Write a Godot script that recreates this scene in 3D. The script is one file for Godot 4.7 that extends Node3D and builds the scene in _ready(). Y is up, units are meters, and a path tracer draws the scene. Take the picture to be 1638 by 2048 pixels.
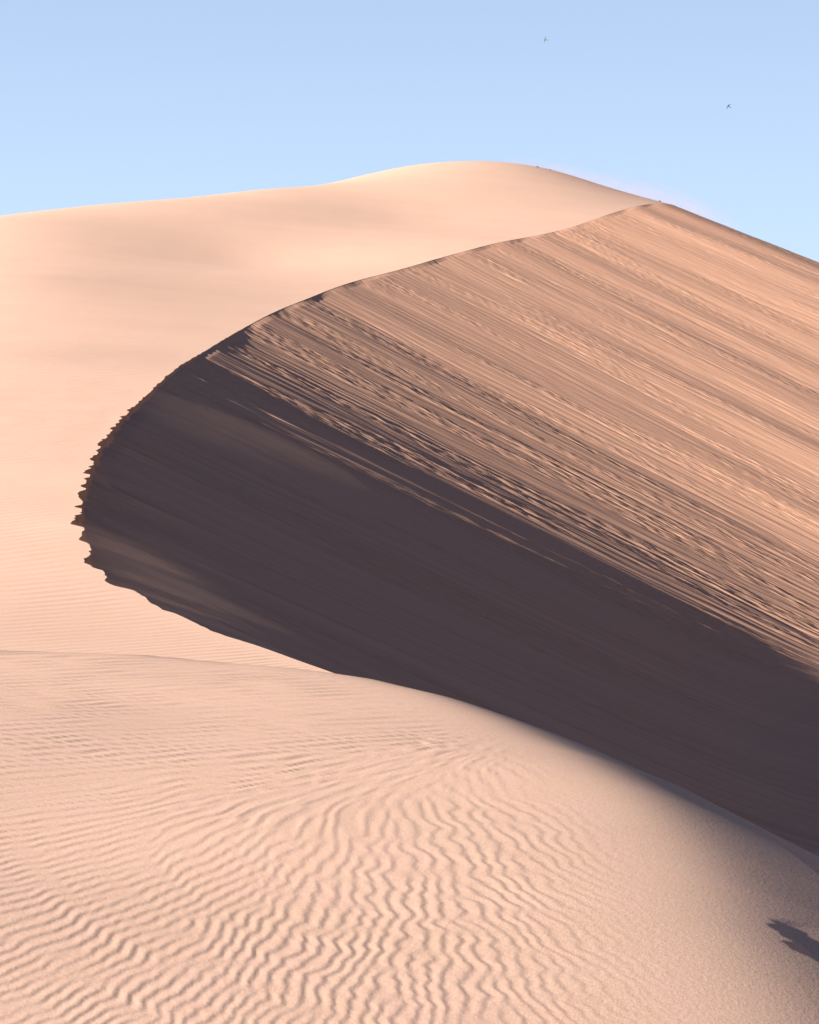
extends Node3D
# A sand dune seen from the sand beside it: rippled near dune, windward slope, curved slip face, two birds, sand blown off the crest.
# Plan coordinates used below: x to the right, d away from the camera (z = -d), y above the photographer's eye level (EYE metres over the near sand).

const EYE := 1.0
const FLOOR := -3.7
const SUN_BEHIND := 20.0    # degrees: the sun stands to the left and this far behind the camera
const SUN_HEIGHT := 19.4

# the brink of the slip face: x, d, y, azimuth of the fall line (degrees from right towards the camera), slope
const BRINK := [
	[16.64, 112.34, 15.58, 45.0, 0.430],
	[14.35, 102.34, 15.32, 54.0, 0.400],
	[12.74, 94.34, 14.61, 60.0, 0.381],
	[7.44, 83.42, 12.01, 60.0, 0.384],
	[3.58, 75.69, 10.20, 58.0, 0.394],
	[0.74, 69.00, 8.63, 54.0, 0.399],
	[-1.62, 62.61, 7.21, 48.0, 0.417],
	[-3.11, 56.90, 5.96, 41.0, 0.435],
	[-4.21, 50.43, 4.62, 33.0, 0.450],
	[-4.79, 43.20, 3.26, 25.0, 0.457],
	[-4.82, 35.46, 1.99, 17.0, 0.456],
	[-4.51, 29.50, 1.16, 13.0, 0.451],
	[-4.19, 25.85, 0.68, 11.0, 0.447],
	[-3.79, 22.58, 0.24, 10.0, 0.441],
	[-3.43, 20.00, -0.10, 9.0, 0.436],
	[-3.12, 18.45, -0.34, 8.0, 0.432],
	[-2.87, 17.44, -0.50, 7.0, 0.429],
	[-2.57, 16.56, -0.67, 6.0, 0.426],
	[-2.22, 16.06, -0.84, 5.0, 0.424],
	[-1.64, 15.00, -0.98, -2.0, 0.410],
	[-1.10, 14.00, -1.09, -18.0, 0.420],
	[-0.60, 12.90, -1.13, -32.0, 0.430],
	[-0.18, 11.80, -1.19, -42.0, 0.440],
]
const SLOPE := [
	[-3.58, 16.70, -0.66], [-4.48, 20.90, 0.00], [-5.57, 26.00, 0.68], [-8.79, 41.00, 3.09], [-12.00, 56.00, 6.45], [-15.64, 73.00, 10.64], [-7.20, 18.00, -0.52], [-12.00, 30.00, 0.95], [-18.00, 45.00, 2.90], [-24.00, 60.00, 5.40], [-32.00, 80.00, 8.40], [-48.00, 120.00, 3.00], [-12.04, 82.34, 12.82], [-6.91, 88.34, 14.38], [-4.33, 92.34, 15.22], [-2.46, 94.84, 16.08], [-0.23, 97.84, 17.00], [4.75, 100.34, 17.57], [7.34, 99.84, 17.19], [9.80, 98.34, 16.16], [-5.84, 70.00, 8.79], [-8.64, 58.00, 6.68], [-0.41, 82.00, 12.02], [4.12, 87.00, 13.55], [-22.47, 105.00, 6.00], [-10.14, 130.00, 9.00], [6.82, 145.00, 13.00], [16.80, 140.00, 10.00], [-50.00, 210.00, -3.00], [-10.00, 220.00, -3.00], [25.00, 215.00, -3.00], [-80.00, 140.00, -1.00], [-6.00, 12.00, -1.15], [-3.00, 13.00, -1.12], [-1.50, 13.00, -1.12], [-8.00, 14.00, -1.02], [-14.00, 12.00, -1.20], [-14.00, 20.00, -0.70], [-30.00, 30.00, -0.20], [-50.00, 60.00, 2.50]
]
# the rounded edge of the near dune: x, d
const BROW := [[-30.0, 14.5], [-8.0, 12.6], [-2.6, 12.1], [-1.6, 11.85], [-0.66, 11.25], [-0.23, 10.65], [0.09, 9.8], [0.39, 8.75], [0.65, 7.65], [0.77, 6.6], [0.815, 5.6], [0.81, 5.1], [0.77, 4.58], [0.75, 3.86], [0.70, 3.0], [0.6, 1.5], [0.3, -1.0]]

var W0 := Vector2(-92, 6)
const WC := 1.5
const WNX := 104
const WNZ := 172
var wgrid := PackedFloat32Array()
var t0 := 0

func _ready() -> void:
	t0 = Time.get_ticks_msec()
	camera_and_light()
	fit_slope()
	stage("slope")
	var sand := sand_material(0.65, 0.9)
	var slip_sand := sand_material(0.45, 0.35)
	ground(slip_sand)
	main_dune(sand, slip_sand)
	stage("main dune")
	near_dune(sand)
	stage("near dune")
	next_dune(sand)
	stones()
	birds()
	blown_sand()
	stage("all")

func stage(s: String) -> void:
	print(s, " ", Time.get_ticks_msec() - t0, " ms")

func camera_and_light() -> void:
	var cam := Camera3D.new()
	cam.name = "camera"
	cam.fov = 30.0
	cam.near = 0.1
	cam.far = 9000.0
	cam.position = Vector3(0, EYE, 0)
	var lens := CameraAttributesPhysical.new()
	lens.frustum_focal_length = 44.785
	lens.frustum_focus_distance = 17.0
	lens.frustum_near = 0.1
	lens.frustum_far = 9000.0
	lens.exposure_aperture = 9.0
	cam.attributes = lens
	cam.rotation_degrees = Vector3(-0.36, 0, 0)
	add_child(cam)
	cam.current = true
	var env := Environment.new()
	var sky_mat := ProceduralSkyMaterial.new()
	sky_mat.sky_top_color = Color(0.0092, 0.0262, 0.0720).linear_to_srgb()
	sky_mat.sky_horizon_color = Color(0.124, 0.158, 0.197).linear_to_srgb()
	sky_mat.sky_curve = 0.3
	sky_mat.sky_energy_multiplier = 1.0
	sky_mat.ground_bottom_color = Color(0.08, 0.052, 0.04).linear_to_srgb()
	sky_mat.ground_horizon_color = Color(0.09, 0.068, 0.055).linear_to_srgb()
	sky_mat.ground_energy_multiplier = 1.0
	sky_mat.sun_angle_max = 1.0
	var sky := Sky.new()
	sky.sky_material = sky_mat
	env.background_mode = Environment.BG_SKY
	env.sky = sky
	env.tonemap_mode = Environment.TONE_MAPPER_LINEAR
	env.tonemap_exposure = 6.45
	env.volumetric_fog_enabled = true
	env.volumetric_fog_density = 0.0
	env.sdfgi_enabled = true
	env.ssao_enabled = true
	env.ssil_enabled = true
	var we := WorldEnvironment.new()
	we.name = "world_environment"
	we.environment = env
	add_child(we)
	var sun := DirectionalLight3D.new()
	sun.name = "sun"
	sun.light_energy = 1.6
	sun.light_color = Color(1.0, 0.97, 0.925)
	sun.light_angular_distance = 0.5
	sun.shadow_enabled = true
	var a := deg_to_rad(SUN_BEHIND)
	var e := deg_to_rad(SUN_HEIGHT)
	var towards := Vector3(-cos(e) * cos(a), sin(e), cos(e) * sin(a))
	sun.look_at_from_position(Vector3.ZERO, -towards, Vector3.UP)
	add_child(sun)

# ---------------------------------------------------------------- materials

func noise(seed_: int, freq: float, octaves := 1, type := FastNoiseLite.TYPE_SIMPLEX_SMOOTH) -> FastNoiseLite:
	var n := FastNoiseLite.new()
	n.seed = seed_
	n.noise_type = type
	n.frequency = freq
	n.fractal_type = FastNoiseLite.FRACTAL_FBM if octaves > 1 else FastNoiseLite.FRACTAL_NONE
	n.fractal_octaves = octaves
	return n

func sand_material(grain: float, tile: float) -> StandardMaterial3D:
	var m := StandardMaterial3D.new()
	m.roughness = 1.0
	m.metallic_specular = 0.15
	m.albedo_color = Color(1, 1, 1)
	m.vertex_color_use_as_albedo = true
	m.uv1_triplanar = true
	m.uv1_world_triplanar = true
	m.uv1_scale = Vector3.ONE / tile
	# single grains: pale quartz, ochre and a few dark ones
	var speck := RandomNumberGenerator.new()
	speck.seed = 7
	var img := Image.create(512, 512, false, Image.FORMAT_RGB8)
	for y in 512:
		for x in 512:
			var v := speck.randf()
			var c := 0.80 + 0.16 * speck.randf()
			if v < 0.035:
				c -= 0.30 * speck.randf()
			elif v > 0.97:
				c = 1.0
			img.set_pixel(x, y, Color(c, c * (0.985 + 0.02 * speck.randf()), c * (0.97 + 0.04 * speck.randf())))
	m.albedo_texture = ImageTexture.create_from_image(img)
	var h := Image.create(512, 512, false, Image.FORMAT_RGBA8)
	var big := noise(3, 0.09, 3)
	for y in 512:
		for x in 512:
			var v := 0.5 + 0.22 * (speck.randf() - 0.5) + 0.12 * big.get_noise_2d(x, y)
			h.set_pixel(x, y, Color(v, v, v))
	h.bump_map_to_normal_map(2.0)
	m.normal_enabled = true
	m.normal_texture = ImageTexture.create_from_image(h)
	m.normal_scale = grain
	return m

# ---------------------------------------------------------------- meshes

func grid_mesh(pos: PackedVector3Array, nx: int, ny: int, colors: PackedColorArray, flip: bool) -> ArrayMesh:
	# pos[j * nx + i]; smooth normals from neighbours
	var nor := PackedVector3Array()
	nor.resize(pos.size())
	var sgn := -1.0 if flip else 1.0
	for j in ny:
		var ja := maxi(j - 1, 0) * nx
		var jb := mini(j + 1, ny - 1) * nx
		var jr := j * nx
		for i in nx:
			var du := pos[jr + mini(i + 1, nx - 1)] - pos[jr + maxi(i - 1, 0)]
			var dv := pos[jb + i] - pos[ja + i]
			nor[jr + i] = (du.cross(dv) * sgn).normalized()
	var idx := PackedInt32Array()
	idx.resize((nx - 1) * (ny - 1) * 6)
	var k := 0
	for j in ny - 1:
		for i in nx - 1:
			var a := j * nx + i
			var b := a + 1
			var c := a + nx
			var d := c + 1
			if flip:
				idx[k] = a; idx[k + 1] = b; idx[k + 2] = c; idx[k + 3] = b; idx[k + 4] = d; idx[k + 5] = c
			else:
				idx[k] = a; idx[k + 1] = c; idx[k + 2] = b; idx[k + 3] = b; idx[k + 4] = c; idx[k + 5] = d
			k += 6
	var arr := []
	arr.resize(Mesh.ARRAY_MAX)
	arr[Mesh.ARRAY_VERTEX] = pos
	arr[Mesh.ARRAY_NORMAL] = nor
	arr[Mesh.ARRAY_COLOR] = colors
	arr[Mesh.ARRAY_INDEX] = idx
	var mesh := ArrayMesh.new()
	mesh.add_surface_from_arrays(Mesh.PRIMITIVE_TRIANGLES, arr)
	return mesh

func put(called: String, mesh: Mesh, mat: Material, parent: Node = self) -> MeshInstance3D:
	var o := MeshInstance3D.new()
	o.name = called
	o.mesh = mesh
	o.material_override = mat
	parent.add_child(o, true)
	return o

# ---------------------------------------------------------------- the windward slope: a smooth sheet through surveyed points

func fit_slope() -> void:
	var px := PackedFloat64Array()
	var pz := PackedFloat64Array()
	var ph := PackedFloat64Array()
	for b in BRINK:
		px.append(b[0]); pz.append(b[1]); ph.append(b[2])
	for s in SLOPE:
		px.append(s[0]); pz.append(s[1]); ph.append(s[2])
	var n := px.size()
	var m := n + 3
	var A := []
	for i in m:
		var row := PackedFloat64Array()
		row.resize(m + 1)
		A.append(row)
	for i in n:
		for j in n:
			A[i][j] = kernel((px[i] - px[j]) * 0.02, (pz[i] - pz[j]) * 0.02)
		A[i][i] = 0.0001
		A[i][n] = 1.0; A[n][i] = 1.0
		A[i][n + 1] = px[i]; A[n + 1][i] = px[i]
		A[i][n + 2] = pz[i]; A[n + 2][i] = pz[i]
		A[i][m] = ph[i]
	for c in m:
		var best := c
		for r in range(c + 1, m):
			if absf(A[r][c]) > absf(A[best][c]):
				best = r
		var tmp: PackedFloat64Array = A[c]
		A[c] = A[best]
		A[best] = tmp
		var pr: PackedFloat64Array = A[c]
		for r in range(c + 1, m):
			var rr: PackedFloat64Array = A[r]
			var f := rr[c] / pr[c]
			if f != 0.0:
				for k in range(c, m + 1):
					rr[k] -= f * pr[k]
				A[r] = rr
	var w := PackedFloat64Array()
	w.resize(m)
	for c in range(m - 1, -1, -1):
		var v: float = A[c][m]
		for k in range(c + 1, m):
			v -= A[c][k] * w[k]
		w[c] = v / A[c][c]
	wgrid.resize(WNX * WNZ)
	for j in WNZ:
		var z := W0.y + j * WC
		for i in WNX:
			var x := W0.x + i * WC
			var h := w[n] + w[n + 1] * x + w[n + 2] * z
			for k in n:
				var dx := (x - px[k]) * 0.02
				var dz := (z - pz[k]) * 0.02
				var r2 := dx * dx + dz * dz
				if r2 > 1e-9:
					h += w[k] * 0.5 * r2 * log(r2)
			wgrid[j * WNX + i] = h

func kernel(dx: float, dz: float) -> float:
	var r2 := dx * dx + dz * dz
	return 0.5 * r2 * log(r2) if r2 > 1e-9 else 0.0

func cubic(a: float, b: float, c: float, d: float, t: float) -> float:
	return b + 0.5 * t * (c - a + t * (2.0 * a - 5.0 * b + 4.0 * c - d + t * (3.0 * (b - c) + d - a)))

func slope_at(x: float, d: float) -> float:
	var fx := clampf((x - W0.x) / WC, 1.0, WNX - 2.01)
	var fz := clampf((d - W0.y) / WC, 1.0, WNZ - 2.01)
	var i := int(fx)
	var j := int(fz)
	fx -= i
	fz -= j
	var o := (j - 1) * WNX + i - 1
	var r0 := cubic(wgrid[o], wgrid[o + 1], wgrid[o + 2], wgrid[o + 3], fx)
	o += WNX
	var r1 := cubic(wgrid[o], wgrid[o + 1], wgrid[o + 2], wgrid[o + 3], fx)
	o += WNX
	var r2 := cubic(wgrid[o], wgrid[o + 1], wgrid[o + 2], wgrid[o + 3], fx)
	o += WNX
	var r3 := cubic(wgrid[o], wgrid[o + 1], wgrid[o + 2], wgrid[o + 3], fx)
	return cubic(r0, r1, r2, r3, fz)

# ---------------------------------------------------------------- wind ripples: overlapping wave packets, each with its own heading, joined by their common phase

class Ripples:
	var cell := 0.2
	var x0 := 0.0
	var z0 := 0.0
	var nx := 0
	var nz := 0
	var inv := 1.0
	var kx := PackedFloat32Array()
	var kz := PackedFloat32Array()
	var px := PackedFloat32Array()
	var pz := PackedFloat32Array()
	var ph := PackedFloat32Array()

	func setup(ax: float, az: float, bx: float, bz: float, c: float, seed_: int, heading: Callable, wavelength: Callable, order: float) -> void:
		cell = c
		x0 = ax
		z0 = az
		nx = int((bx - ax) / c) + 3
		nz = int((bz - az) / c) + 3
		inv = 1.0 / (2.0 * pow(c * 0.62, 2.0))
		var rng := RandomNumberGenerator.new()
		rng.seed = seed_
		for j in nz:
			for i in nx:
				var x := ax + (i - 0.5 + (rng.randf() - 0.5) * 0.7) * c
				var z := az + (j - 0.5 + (rng.randf() - 0.5) * 0.7) * c
				var psi: float = heading.call(x, z, rng)
				var k: float = TAU / float(wavelength.call(x, z, rng))
				px.append(x)
				pz.append(z)
				kx.append(cos(psi) * k)
				kz.append(-sin(psi) * k)
				# carry the phase on from the packets already laid, so that crests run through
				var o := px.size() - 1
				var c1 := 0.0
				var s1 := 0.0
				for near in [[i > 0, o - 1], [j > 0, o - nx], [i > 0 and j > 0, o - nx - 1], [j > 0 and i < nx - 1, o - nx + 1]]:
					if near[0]:
						var q: int = near[1]
						var a := ph[q] + 0.5 * ((kx[q] + kx[o]) * (x - px[q]) + (kz[q] + kz[o]) * (z - pz[q]))
						c1 += cos(a)
						s1 += sin(a)
				ph.append(atan2(s1, c1) + rng.randfn(0.0, order))

	func at(x: float, z: float, bend := 0.0) -> float:   # height of the ripple, 0 to 1
		var ci := int(floor((x - x0) / cell + 1.0))
		var cj := int(floor((z - z0) / cell + 1.0))
		if ci < 1 or cj < 1 or ci > nx - 2 or cj > nz - 2:
			return 0.3
		var c := 0.0
		var s := 0.0
		var tw := 0.0
		for j in 3:
			var o := (cj - 1 + j) * nx + ci - 1
			for i in 3:
				var dx := x - px[o]
				var dz := z - pz[o]
				var w := exp(-(dx * dx + dz * dz) * inv)
				var a := kx[o] * dx + kz[o] * dz + ph[o]
				c += w * cos(a)
				s += w * sin(a)
				tw += w
				o += 1
		var amp := sqrt(c * c + s * s) / (tw + 0.05)
		amp = minf(1.0, amp * 1.25)
		var t := fposmod(atan2(s, c) / TAU + 0.5 + bend, 1.0)
		var h := 0.0
		if t < 0.74:
			h = t / 0.74
		else:
			h = 1.0 - (t - 0.74) / 0.26
		h = lerpf(h, h * h * (3.0 - 2.0 * h), 0.8)
		return 0.45 + (h - 0.45) * amp

# ---------------------------------------------------------------- main dune

func brink_at(t: float) -> Array:
	var i := clampi(int(t), 0, BRINK.size() - 2)
	var f := t - i
	var a: Array = BRINK[maxi(i - 1, 0)]
	var b: Array = BRINK[i]
	var c: Array = BRINK[i + 1]
	var d: Array = BRINK[mini(i + 2, BRINK.size() - 1)]
	var out := []
	for k in 5:
		out.append(cubic(a[k], b[k], c[k], d[k], f))
	return out

func sand_tint(v: float) -> Color:   # pale wind-sorted sand
	return Color(0.338 * (1.0 + 0.05 * v), 0.225 * (1.0 + 0.055 * v), 0.171 * (1.0 + 0.06 * v))

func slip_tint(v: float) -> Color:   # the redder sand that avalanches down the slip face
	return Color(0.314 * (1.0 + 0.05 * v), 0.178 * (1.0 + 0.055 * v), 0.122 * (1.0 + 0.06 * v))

func brow_offset(x: float, d: float) -> Vector2:   # signed distance beyond the near dune's edge, and where along it
	var best := 1e9
	var sd := 0.0
	var along := 0.0
	for i in BROW.size() - 1:
		var ax: float = BROW[i][0]
		var ad: float = BROW[i][1]
		var ex: float = BROW[i + 1][0] - ax
		var ed: float = BROW[i + 1][1] - ad
		var rx := x - ax
		var rd := d - ad
		var f := clampf((rx * ex + rd * ed) / (ex * ex + ed * ed), 0.0, 1.0)
		var qx := rx - ex * f
		var qd := rd - ed * f
		var q := qx * qx + qd * qd
		if q < best:
			best = q
			sd = 1.0 if rd * ex - rx * ed > 0.0 else -1.0
			along = i + f
	return Vector2(sqrt(best) * sd, along)

func main_dune(sand: Material, slip_sand: Material) -> void:
	# stations along the brink, closer together where the brink is near
	var st := []
	var t := 0.0
	var last := BRINK.size() - 1.001
	var s := 0.0
	while t < last:
		var b := brink_at(t)
		var b2 := brink_at(t + 0.01)
		var speed := Vector2(b2[0] - b[0], b2[1] - b[1]).length() / 0.01
		b.append(s)
		b.append(t)
		st.append(b)
		var step := 0.00105 * float(b[1])
		if t < 1.0:
			step *= 4.0
		s += step
		t += step / speed
	var ns := st.size()
	var n_teeth := noise(11, 1.2, 2)
	var n_fine := noise(12, 5.0, 2)
	var n_lip := noise(13, 0.6)
	# --- slip face
	var nr := 330
	var n1 := noise(21, 1.0)
	var n2 := noise(22, 1.0)
	var n3 := noise(23, 1.0)
	var n4 := noise(24, 1.0)
	var n5 := noise(25, 1.0)
	var n6 := noise(26, 1.0, 2)
	var n7 := noise(27, 1.0, 3)
	var nw := noise(28, 1.0)
	var nm := noise(29, 1.0)
	var pos := PackedVector3Array()
	pos.resize(ns * nr)
	var col := PackedColorArray()
	col.resize(ns * nr)
	var edge := PackedVector3Array()
	edge.resize(ns)
	for i in ns:
		var b: Array = st[i]
		var sc: float = b[5]
		var phi := deg_to_rad(b[3])
		var near := clampf(1.75 - float(b[1]) / 30.0, 0.05, 1.0)
		var tooth := maxf(0.0, n_teeth.get_noise_1d(sc) * 1.3 + 0.2) + 0.25 * maxf(0.0, n_fine.get_noise_1d(sc))
		if b[6] > 18.0:
			tooth *= clampf(1.0 - (float(b[6]) - 18.0) / 2.0, 0.0, 1.0)
		var notch := (0.075 + 0.10 * absf(n_lip.get_noise_1d(sc * 0.7 + 50.0))) * near * tooth
		var g: float = b[4]
		var lip := g * notch + 0.004 + 0.02 * near + clampf(1.7 - float(b[1]) / 28.0, 0.0, 1.0) * (0.12 + 0.06 * n_lip.get_noise_1d(sc))
		var fresh := exp(-pow((float(b[6]) - 8.6) / 1.3, 2.0))   # the freshest avalanches lie where the brink bends
		var dx := cos(phi)
		var dd := -sin(phi)
		var bx: float = b[0]
		var bd: float = b[1]
		var top := slope_at(bx, bd)
		var rmax := (top - FLOOR) / g + 4.0
		for j in nr:
			var f := 0.0
			if j < 4:
				f = [0.0, 0.012, 0.04, 0.09][j]
			else:
				f = 0.09 + (rmax + notch) * pow((j - 3.0) / (nr - 4.0), 1.25)
			var r := f - notch
			var x := bx + dx * r
			var d := bd + dd * r
			var y := 0.0
			var tint := 0.0
			if j == 0:
				y = slope_at(x, d)
				edge[i] = Vector3(x, y + EYE, -d)
			else:
				y = top - lip - g * r
				var settle := clampf(f / 0.25, 0.0, 1.0)
				var toe := clampf((y - FLOOR - 0.1) / 0.8, 0.0, 1.0)
				var w := sc + 0.10 * nw.get_noise_2d(sc * 0.3, r * 0.12)
				var live := 0.45 + 0.9 * absf(nm.get_noise_2d(w * 0.13, r * 0.05))
				var disp := 0.0045 * live * n1.get_noise_2d(w * 6.5, r * 0.10)
				disp += 0.05 * near * exp(-r * 0.7) * n2.get_noise_2d(w * 2.6 + 31.0, r * 0.25)
				disp += 0.0016 * n1.get_noise_2d(w * 15.0 + 60.0, r * 0.14)
				disp += (0.008 + 0.005 * fresh) * live * n2.get_noise_2d(w * 2.1, r * 0.06)
				disp += 0.07 * (1.0 - 0.5 * fresh) * n3.get_noise_2d(w * 0.22, r * 0.025)
				var v4 := n4.get_noise_2d(w * 1.1, r * 0.045)
				var v8 := n4.get_noise_2d(w * 0.35 + 90.0, r * 0.09)
				disp -= (0.02 + 0.035 * near) * clampf(v8 * 3.0, 0.0, 1.0) * pow(1.0 - absf(v4), 18.0)
				var v5 := n5.get_noise_2d(w * 0.42 + 40.0, r * 0.07)
				var track := clampf((v5 - 0.24 + 0.3 * fresh) * 6.0, 0.0, 1.0)
				if track > 0.0:
					disp += track * (0.008 + (0.017 + 0.005 * fresh) * n6.get_noise_2d(w * 7.5 + 300.0, r * 1.5 + 200.0))
				else:
					disp += 0.006 * n6.get_noise_2d(w * 2.5 + 300.0, r * 0.5 + 200.0)
				disp += 0.012 * fresh * n2.get_noise_2d(w * 1.6 + 7.0, r * 0.34)
				y += disp * settle * toe
				tint = n7.get_noise_2d(sc * 0.4, r * 0.08) * 0.6 - track * 0.3
				var a := (y - FLOOR) / 0.35
				if a < 14.0:
					y = FLOOR + 0.35 * log(1.0 + exp(a))
			pos[j * ns + i] = Vector3(x, y + EYE, -d)
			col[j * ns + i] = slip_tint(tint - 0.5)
	var slip := put("dune_slip_face", grid_mesh(pos, ns, nr, col, true), slip_sand)
	slip.set_meta("kind", "structure")
	stage("slip face")
	# --- windward side
	var qs := PackedFloat32Array()
	var q := 0.0
	while q < 120.0:
		qs.append(q)
		q += 0.045 + 0.004 * q + 0.06 * maxf(0.0, q - 5.0)
	var nq := qs.size()
	pos.resize(ns * nq)
	col.resize(ns * nq)
	var big := noise(31, 0.06, 2)
	var mid := noise(32, 0.35, 2)
	var rip := Ripples.new()
	rip.setup(-16.0, 10.0, 8.0, 62.0, 0.30, 5, func(x, z, rng): return deg_to_rad(64.0 + 14.0 * big.get_noise_2d(x * 3.0, z * 3.0)), func(_x, z, rng): return 0.17 * pow(z / 16.0, 1.1), 0.3)
	for i in ns:
		var b: Array = st[i]
		var phi := deg_to_rad(b[3])
		if b[6] > 17.0:
			phi = deg_to_rad(lerpf(float(b[3]), -88.0, minf(1.0, (float(b[6]) - 17.0) / 4.5)))
		var ox := -cos(phi)
		var od := sin(phi)
		var e := edge[i]
		for j in nq:
			var x := e.x + ox * qs[j]
			var d := -e.z + od * qs[j]
			var y := e.y - EYE
			var tint := 0.4 * big.get_noise_2d(x, d * 0.6) + 0.3 * mid.get_noise_2d(x, d) + 0.5 * mid.get_noise_2d(x * 0.35 + d * 0.12 + 60.0, d * 1.4)
			if j > 0:
				y = slope_at(x, d)
				var far := clampf(qs[j] / 6.0, 0.0, 1.0)
				y += far * 0.10 * big.get_noise_2d(x * 0.5 + d * 0.3, d * 0.8)
				if d < 48.0 and x > -16.0 and qs[j] < 12.0:
					var keep := clampf((48.0 - d) / 20.0, 0.0, 1.0) * clampf(qs[j] / 0.3, 0.0, 1.0) * clampf((12.0 - qs[j]) / 6.0, 0.0, 1.0)
					y += 0.0085 * pow(d / 16.0, 1.1) * keep * (rip.at(x, d, 0.3 * mid.get_noise_2d(x * 2.0, d * 1.2)) - 0.4)
				if d < 16.0:
					y -= 0.14 * smoothstep(1.1, 0.2, brow_offset(x, d).x)
				if y < FLOOR:
					y = FLOOR - 0.02
			pos[j * ns + i] = Vector3(x, y + EYE, -d)
			col[j * ns + i] = sand_tint(tint)
	var wind := put("dune_windward_slope", grid_mesh(pos, ns, nq, col, false), sand)
	wind.set_meta("kind", "structure")

# ---------------------------------------------------------------- near dune

func near_dune(sand: Material) -> void:
	var us := PackedFloat32Array()
	var u := -1.4
	while u < 1.4:
		us.append(u)
		u += 0.0013 + maxf(0.0, absf(u) - 0.24) * 0.06
	var ds := PackedFloat32Array()
	var d := 1.4
	while d < 16.0:
		ds.append(d)
		d += clampf(0.0006 * d * d, 0.008, 0.032) if d > 3.3 else 0.04
	var nx := us.size()
	var nd := ds.size()
	var pos := PackedVector3Array()
	pos.resize(nx * nd)
	var col := PackedColorArray()
	col.resize(nx * nd)
	var big := noise(41, 0.5, 2)
	var mid := noise(42, 1.6, 3)
	var jag := noise(43, 2.6, 3)
	var zig := noise(44, 2.4)
	var rip := Ripples.new()
	var turned := func(x: float, z: float) -> float:   # 0 near the right edge, 1 where the ripples lie across the view
		var away := smoothstep(5.0, 8.5, z)
		return smoothstep(lerpf(0.8, -0.3, away), lerpf(2.4, 0.4, away), brow_x(z) - x)
	var heading := func(x: float, z: float, rng: RandomNumberGenerator) -> float:
		var sx := brow_x(z) - x
		var left := lerpf(42.0, 64.0, smoothstep(3.5, 9.0, z))
		var psi := lerpf(-14.0, 2.0, smoothstep(0.2, 1.0, sx))
		psi = lerpf(psi, left, turned.call(x, z))
		return deg_to_rad(psi + 12.0 * big.get_noise_2d(x * 1.6, z * 1.2) + rng.randfn(0.0, 3.0))
	var length := func(x: float, z: float, _rng: RandomNumberGenerator) -> float:
		return 0.042 * pow(maxf(z, 3.0) / 4.6, 1.12) * lerpf(1.0, 1.9, turned.call(x, z)) * (1.0 + 0.10 * big.get_noise_2d(x + 30.0, z))
	rip.setup(-6.0, 2.6, 2.4, 8.2, 0.11, 9, heading, length, 0.25)
	var rip_far := Ripples.new()
	rip_far.setup(-8.0, 5.0, 2.4, 14.0, 0.26, 10, heading, length, 0.25)
	for j in nd:
		for i in nx:
			var x := us[i] * ds[j]
			var dd := ds[j]
			var o := brow_offset(x, dd)
			var right := smoothstep(3.2, 4.8, o.y)
			var y := -0.975 - 0.02 * x + 0.03 * big.get_noise_2d(x * 0.5, dd * 0.5)
			var k := lerpf(0.16, 0.095, right)
			var over := k * log(1.0 + exp(minf(o.x / k, 30.0)))
			var lee := 0.34 * over + 0.16 * maxf(0.0, over - 0.45)
			var dip := 0.14 * (1.0 - exp(-0.5 * over / 0.14)) + 0.5 * maxf(0.0, o.x - 0.8)
			y -= lerpf(dip, lee, right)
			if dd < 6.0 and o.x > -0.4:
				var line := o.x - 0.13 * jag.get_noise_1d(dd * 1.2)
				y -= 0.022 * smoothstep(0.0, 0.07, line - 0.15) * smoothstep(4.9, 4.5, dd)
			var smooth_edge := smoothstep(0.05, 0.55, brow_x(dd) - x) * lerpf(1.0, smoothstep(0.1, -0.7, o.x), smoothstep(2.5, 4.5, o.y))
			var wide := lerpf(1.0, 1.6, turned.call(x, dd))   # the kinks grow with the ripples
			var ex := x * 4.6 / dd / wide
			var ez := 4.6 * (1.0 + log(dd / 4.6)) / wide
			var bend := 0.40 * zig.get_noise_2d(ex * 1.8, ez * 1.3) + 0.24 * zig.get_noise_2d(ex * 3.6 + 70.0, ez * 3.2)
			bend *= lerpf(1.0, 0.65, turned.call(x, dd))
			var mix_far := smoothstep(5.6, 6.8, dd + 0.5 * big.get_noise_2d(x * 2.0 + 5.0, dd * 2.0))
			var wavy := 0.4
			if mix_far < 1.0:
				wavy = rip.at(x, dd, bend)
			if mix_far > 0.0:
				wavy = lerpf(wavy, rip_far.at(x, dd, bend), mix_far)
			var wave: float = 0.042 * pow(maxf(dd, 3.0) / 4.6, 1.12) * lerpf(1.0, 1.9, turned.call(x, dd))
			y += lerpf(0.046, 0.042, smoothstep(6.0, 10.0, dd)) * wave * smooth_edge * clampf(0.95 + 0.5 * big.get_noise_2d(x * 1.5 + 9.0, dd), 0.5, 1.3) * (wavy - 0.4)
			if y < FLOOR:
				y = FLOOR - 0.02
			pos[j * nx + i] = Vector3(x, y + EYE, -dd)
			col[j * nx + i] = sand_tint(0.3 * mid.get_noise_2d(x, dd) - 0.2)
	var near := put("near_dune", grid_mesh(pos, nx, nd, col, true), sand)
	near.set_meta("kind", "structure")

func brow_x(d: float) -> float:
	for i in range(BROW.size() - 2, 4, -1):
		if d < BROW[i][1]:
			var f := clampf((d - float(BROW[i + 1][1])) / (float(BROW[i][1]) - float(BROW[i + 1][1])), 0.0, 1.0)
			return lerpf(BROW[i + 1][0], BROW[i][0], f)
	return -0.23 - (d - 10.85) * 0.6

# ---------------------------------------------------------------- flat ground between the dunes

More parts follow.
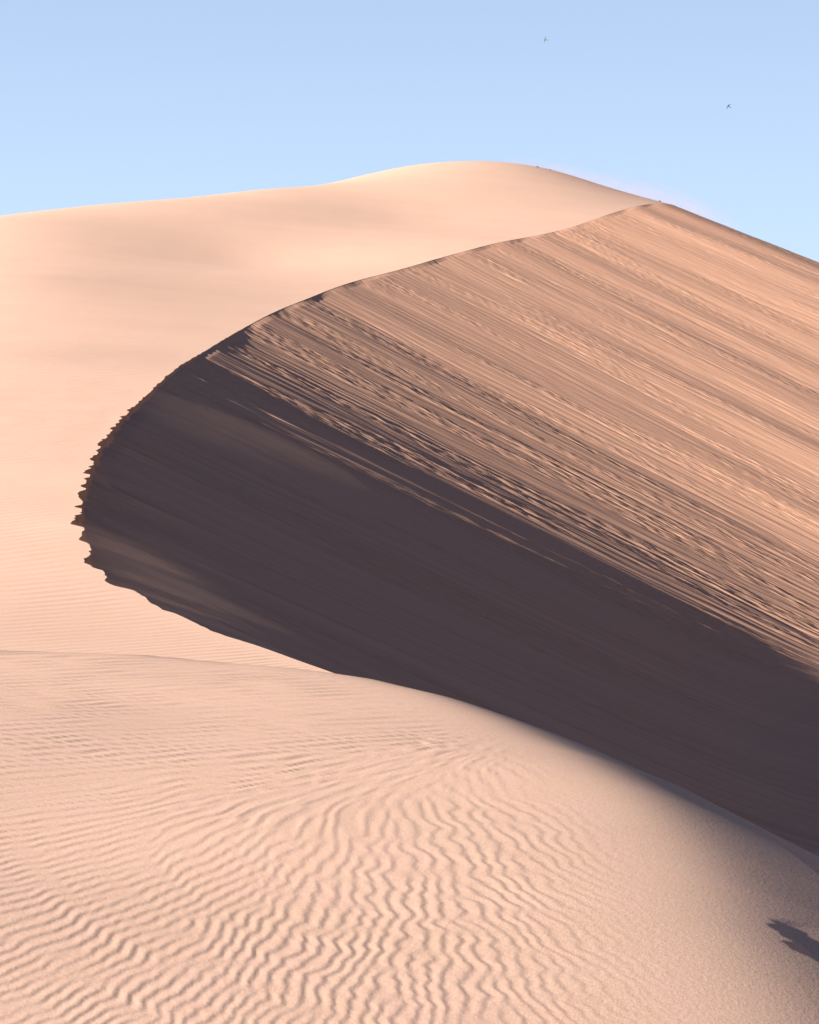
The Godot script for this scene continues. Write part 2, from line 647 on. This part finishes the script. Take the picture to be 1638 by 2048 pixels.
func ground(sand: Material) -> void:
	var rr := PackedFloat32Array()
	var r := 0.0
	while r < 4000.0:
		rr.append(r)
		r += 1.2 + r * 0.09
	var na := 97
	var pos := PackedVector3Array()
	var col := PackedColorArray()
	var big := noise(51, 0.004, 3)
	for q in rr:
		for i in na:
			var a := TAU * i / (na - 1)
			var p := Vector2(cos(a), sin(a)) * q
			var swell := 10.0 * maxf(0.0, big.get_noise_2dv(p)) * smoothstep(220.0, 900.0, q)
			pos.append(Vector3(p.x, FLOOR + EYE + swell, p.y))
			col.append(sand_tint(-0.3))
	var o := put("ground", grid_mesh(pos, na, rr.size(), col, true), sand)
	o.set_meta("kind", "structure")

func next_dune(sand: Material) -> void:
	# the next dune of the train, past the right edge of the picture: its sunlit windward side faces the slip face across the hollow
	var nx := 90
	var nd := 110
	var pos := PackedVector3Array()
	var col := PackedColorArray()
	var big := noise(61, 0.02, 2)
	for j in nd:
		var d := -60.0 + 2.0 * j
		for i in nx:
			var p := -2.0 + 0.8 * i
			var foot := 11.0 + 0.34 * maxf(d, 0.0) + 0.15 * maxf(-d, 0.0) + 2.0 * sin(d * 0.04)
			var top := 13.0 * smoothstep(-60.0, 0.0, d) * smoothstep(160.0, 90.0, d)
			var rise := top * smoothstep(0.0, 34.0, p)
			if p > 36.0:
				rise = minf(rise, maxf(0.0, top - (p - 36.0) * 0.6))
			var y := FLOOR + rise * (1.0 + 0.15 * big.get_noise_2d(p, d)) - 0.3 * smoothstep(0.0, -2.0, p)
			pos.append(Vector3(foot + p, y + EYE, -d))
			col.append(sand_tint(0.3 * big.get_noise_2d(p * 4.0, d * 4.0)))
	var o := put("next_dune", grid_mesh(pos, nx, nd, col, false), sand)
	o.set_meta("kind", "structure")

# ---------------------------------------------------------------- birds, blown sand

func bird_mesh() -> ArrayMesh:
	# one skin: a spindle body with forked tail, and two swept wings growing out of the shoulders. Forward is -z, wings along x; wingspan 1
	var st := SurfaceTool.new()
	st.begin(Mesh.PRIMITIVE_TRIANGLES)
	var rings := []
	for e in [[-0.25, 0.004, 0.004], [-0.22, 0.026, 0.024], [-0.15, 0.046, 0.042], [-0.04, 0.058, 0.05], [0.08, 0.044, 0.038], [0.2, 0.024, 0.02], [0.3, 0.05, 0.008], [0.42, 0.075, 0.004]]:
		var ring := []
		for k in 10:
			var a := TAU * k / 10.0
			ring.append(Vector3(cos(a) * e[1], sin(a) * e[2], e[0] - (0.09 if e[0] > 0.4 and absf(cos(a)) < 0.5 else 0.0)))
		rings.append(ring)
	skin(st, rings)
	for side in [-1.0, 1.0]:
		rings = []
		for e in [[0.02, -0.12, 0.16, 0.022], [0.12, -0.17, 0.15, 0.014], [0.22, -0.17, 0.12, 0.010], [0.33, -0.1, 0.09, 0.007], [0.43, 0.02, 0.05, 0.004], [0.5, 0.13, 0.01, 0.002]]:
			var ring := []
			for k in 8:
				var a := TAU * k / 8.0
				ring.append(Vector3(side * float(e[0]), 0.01 + sin(a) * float(e[3]) + 0.12 * float(e[0]), float(e[1]) + float(e[2]) * (0.5 + 0.5 * cos(a))))
			rings.append(ring)
		skin(st, rings)
	st.generate_normals()
	return st.commit()

func skin(st: SurfaceTool, rings: Array) -> void:
	for j in rings.size() - 1:
		var n: int = rings[j].size()
		for k in n:
			var a: Vector3 = rings[j][k]
			var b: Vector3 = rings[j][(k + 1) % n]
			var c: Vector3 = rings[j + 1][k]
			var d: Vector3 = rings[j + 1][(k + 1) % n]
			for v in [a, c, b, b, c, d]:
				st.add_vertex(v)

func birds() -> void:
	var m := StandardMaterial3D.new()
	m.albedo_color = Color(0.035, 0.033, 0.036).linear_to_srgb()
	m.roughness = 0.8
	var mesh := bird_mesh()
	for e in [[Vector3(7.1, EYE + 24.05, -100), Vector3(0.22, 0.97, 0.05), Vector3(0.96, -0.2, 0.2), 0.36, "dark bird high in the sky, banking with wings upright"],
			[Vector3(15.85, EYE + 19.55, -95), Vector3(0.55, 0.68, 0.48), Vector3(0.8, -0.55, -0.25), 0.36, "dark bird over the right slope, gliding on swept wings"]]:
		var o := put("bird", mesh, m)
		var x: Vector3 = e[1].normalized()
		var z: Vector3 = (e[2] - x * e[2].dot(x)).normalized()
		o.transform = Transform3D(Basis(x, z.cross(x), z).scaled(Vector3.ONE * float(e[3])), e[0])
		o.set_meta("label", e[4])
		o.set_meta("category", "bird")
		o.set_meta("group", "birds in the sky")

func stones() -> void:
	var m := StandardMaterial3D.new()
	m.albedo_color = Color(0.07, 0.055, 0.048).linear_to_srgb()
	m.roughness = 0.95
	var rough := noise(71, 9.0, 2)
	for e in [[6.49, 97.6, 0.10, "small dark stone on the summit skyline, leftmost of three"], [6.93, 97.6, 0.08, "small dark stone on the summit skyline, middle of three"], [7.15, 97.6, 0.09, "small dark stone on the summit skyline, rightmost of three"], [12.35, 94.6, 0.06, "small dark stone at the far end of the crest"]]:
		var rings := []
		for j in 7:
			var ring := []
			for k in 10:
				var a := TAU * k / 10.0
				var b := PI * (j / 6.0 - 0.5) * 0.98
				var p := Vector3(cos(b) * cos(a) * 1.2, sin(b) * 0.8, cos(b) * sin(a))
				ring.append(p * float(e[2]) * (1.0 + 0.4 * rough.get_noise_3dv(p + Vector3(float(e[0]), 0, 0))))
			rings.append(ring)
		var st := SurfaceTool.new()
		st.begin(Mesh.PRIMITIVE_TRIANGLES)
		skin(st, rings)
		st.generate_normals()
		var o := put("stone", st.commit(), m)
		o.position = Vector3(e[0], slope_at(e[0], e[1]) + EYE + float(e[2]) * 0.3, -float(e[1]))
		o.set_meta("label", e[3])
		o.set_meta("category", "stone")
		o.set_meta("group", "stones along the skyline")

func fog(called: String, label: String, list: Array, color: Color) -> void:
	var root := Node3D.new()
	root.name = called
	root.set_meta("kind", "stuff")
	root.set_meta("label", label)
	add_child(root, true)
	for e in list:
		var m := FogMaterial.new()
		m.albedo = color
		m.density = e[4]
		var f := FogVolume.new()
		f.name = "drift"
		f.shape = RenderingServer.FOG_VOLUME_SHAPE_ELLIPSOID
		f.size = e[1]
		f.material = m
		f.position = Vector3(e[0].x, e[0].y + EYE, -e[0].z)
		f.rotation_degrees = Vector3(0, e[2], e[3])
		root.add_child(f, true)

func blown_sand() -> void:
	var puffs := []
	for e in [[7.0, 16.75, 97.5, 5.0, 0.45, -12.0], [9.4, 15.95, 97.0, 5.5, 0.7, -20.0], [11.4, 15.3, 96.5, 5.5, 0.95, -22.0], [13.1, 14.75, 96.0, 5.0, 1.15, -22.0], [14.6, 14.1, 95.5, 4.0, 0.9, -24.0]]:
		for k in [1.0, 0.6]:
			puffs.append([Vector3(e[0], e[1], e[2]), Vector3(e[3], float(e[4]) * 1.5 * k, 5.0 * k), 0.0, e[5], 0.007])
	fog("blown_sand", "thin veil of sand blown off the far crest", puffs, Color(1.0, 0.60, 0.46))
	puffs = []
	var rng := RandomNumberGenerator.new()
	rng.seed = 77
	for i in 44:
		var b := brink_at(9.6 + 9.4 * pow(rng.randf(), 0.8))
		var size: float = float(b[1]) * rng.randf_range(0.03, 0.09)
		var r: float = size * rng.randf_range(0.1, 0.9)
		var phi := deg_to_rad(b[3])
		puffs.append([Vector3(float(b[0]) + cos(phi) * r, float(b[2]) - float(b[4]) * r - 0.1, float(b[1]) - sin(phi) * r), Vector3(size * 1.7, size * rng.randf_range(0.14, 0.3), size * rng.randf_range(0.5, 1.3)), -float(b[3]) * 0.6, -23.0, 0.26 / float(b[1])])
	fog("blown_sand", "faint sand spilling over the near brink into its shade", puffs, Color(1.0, 0.80, 0.70))
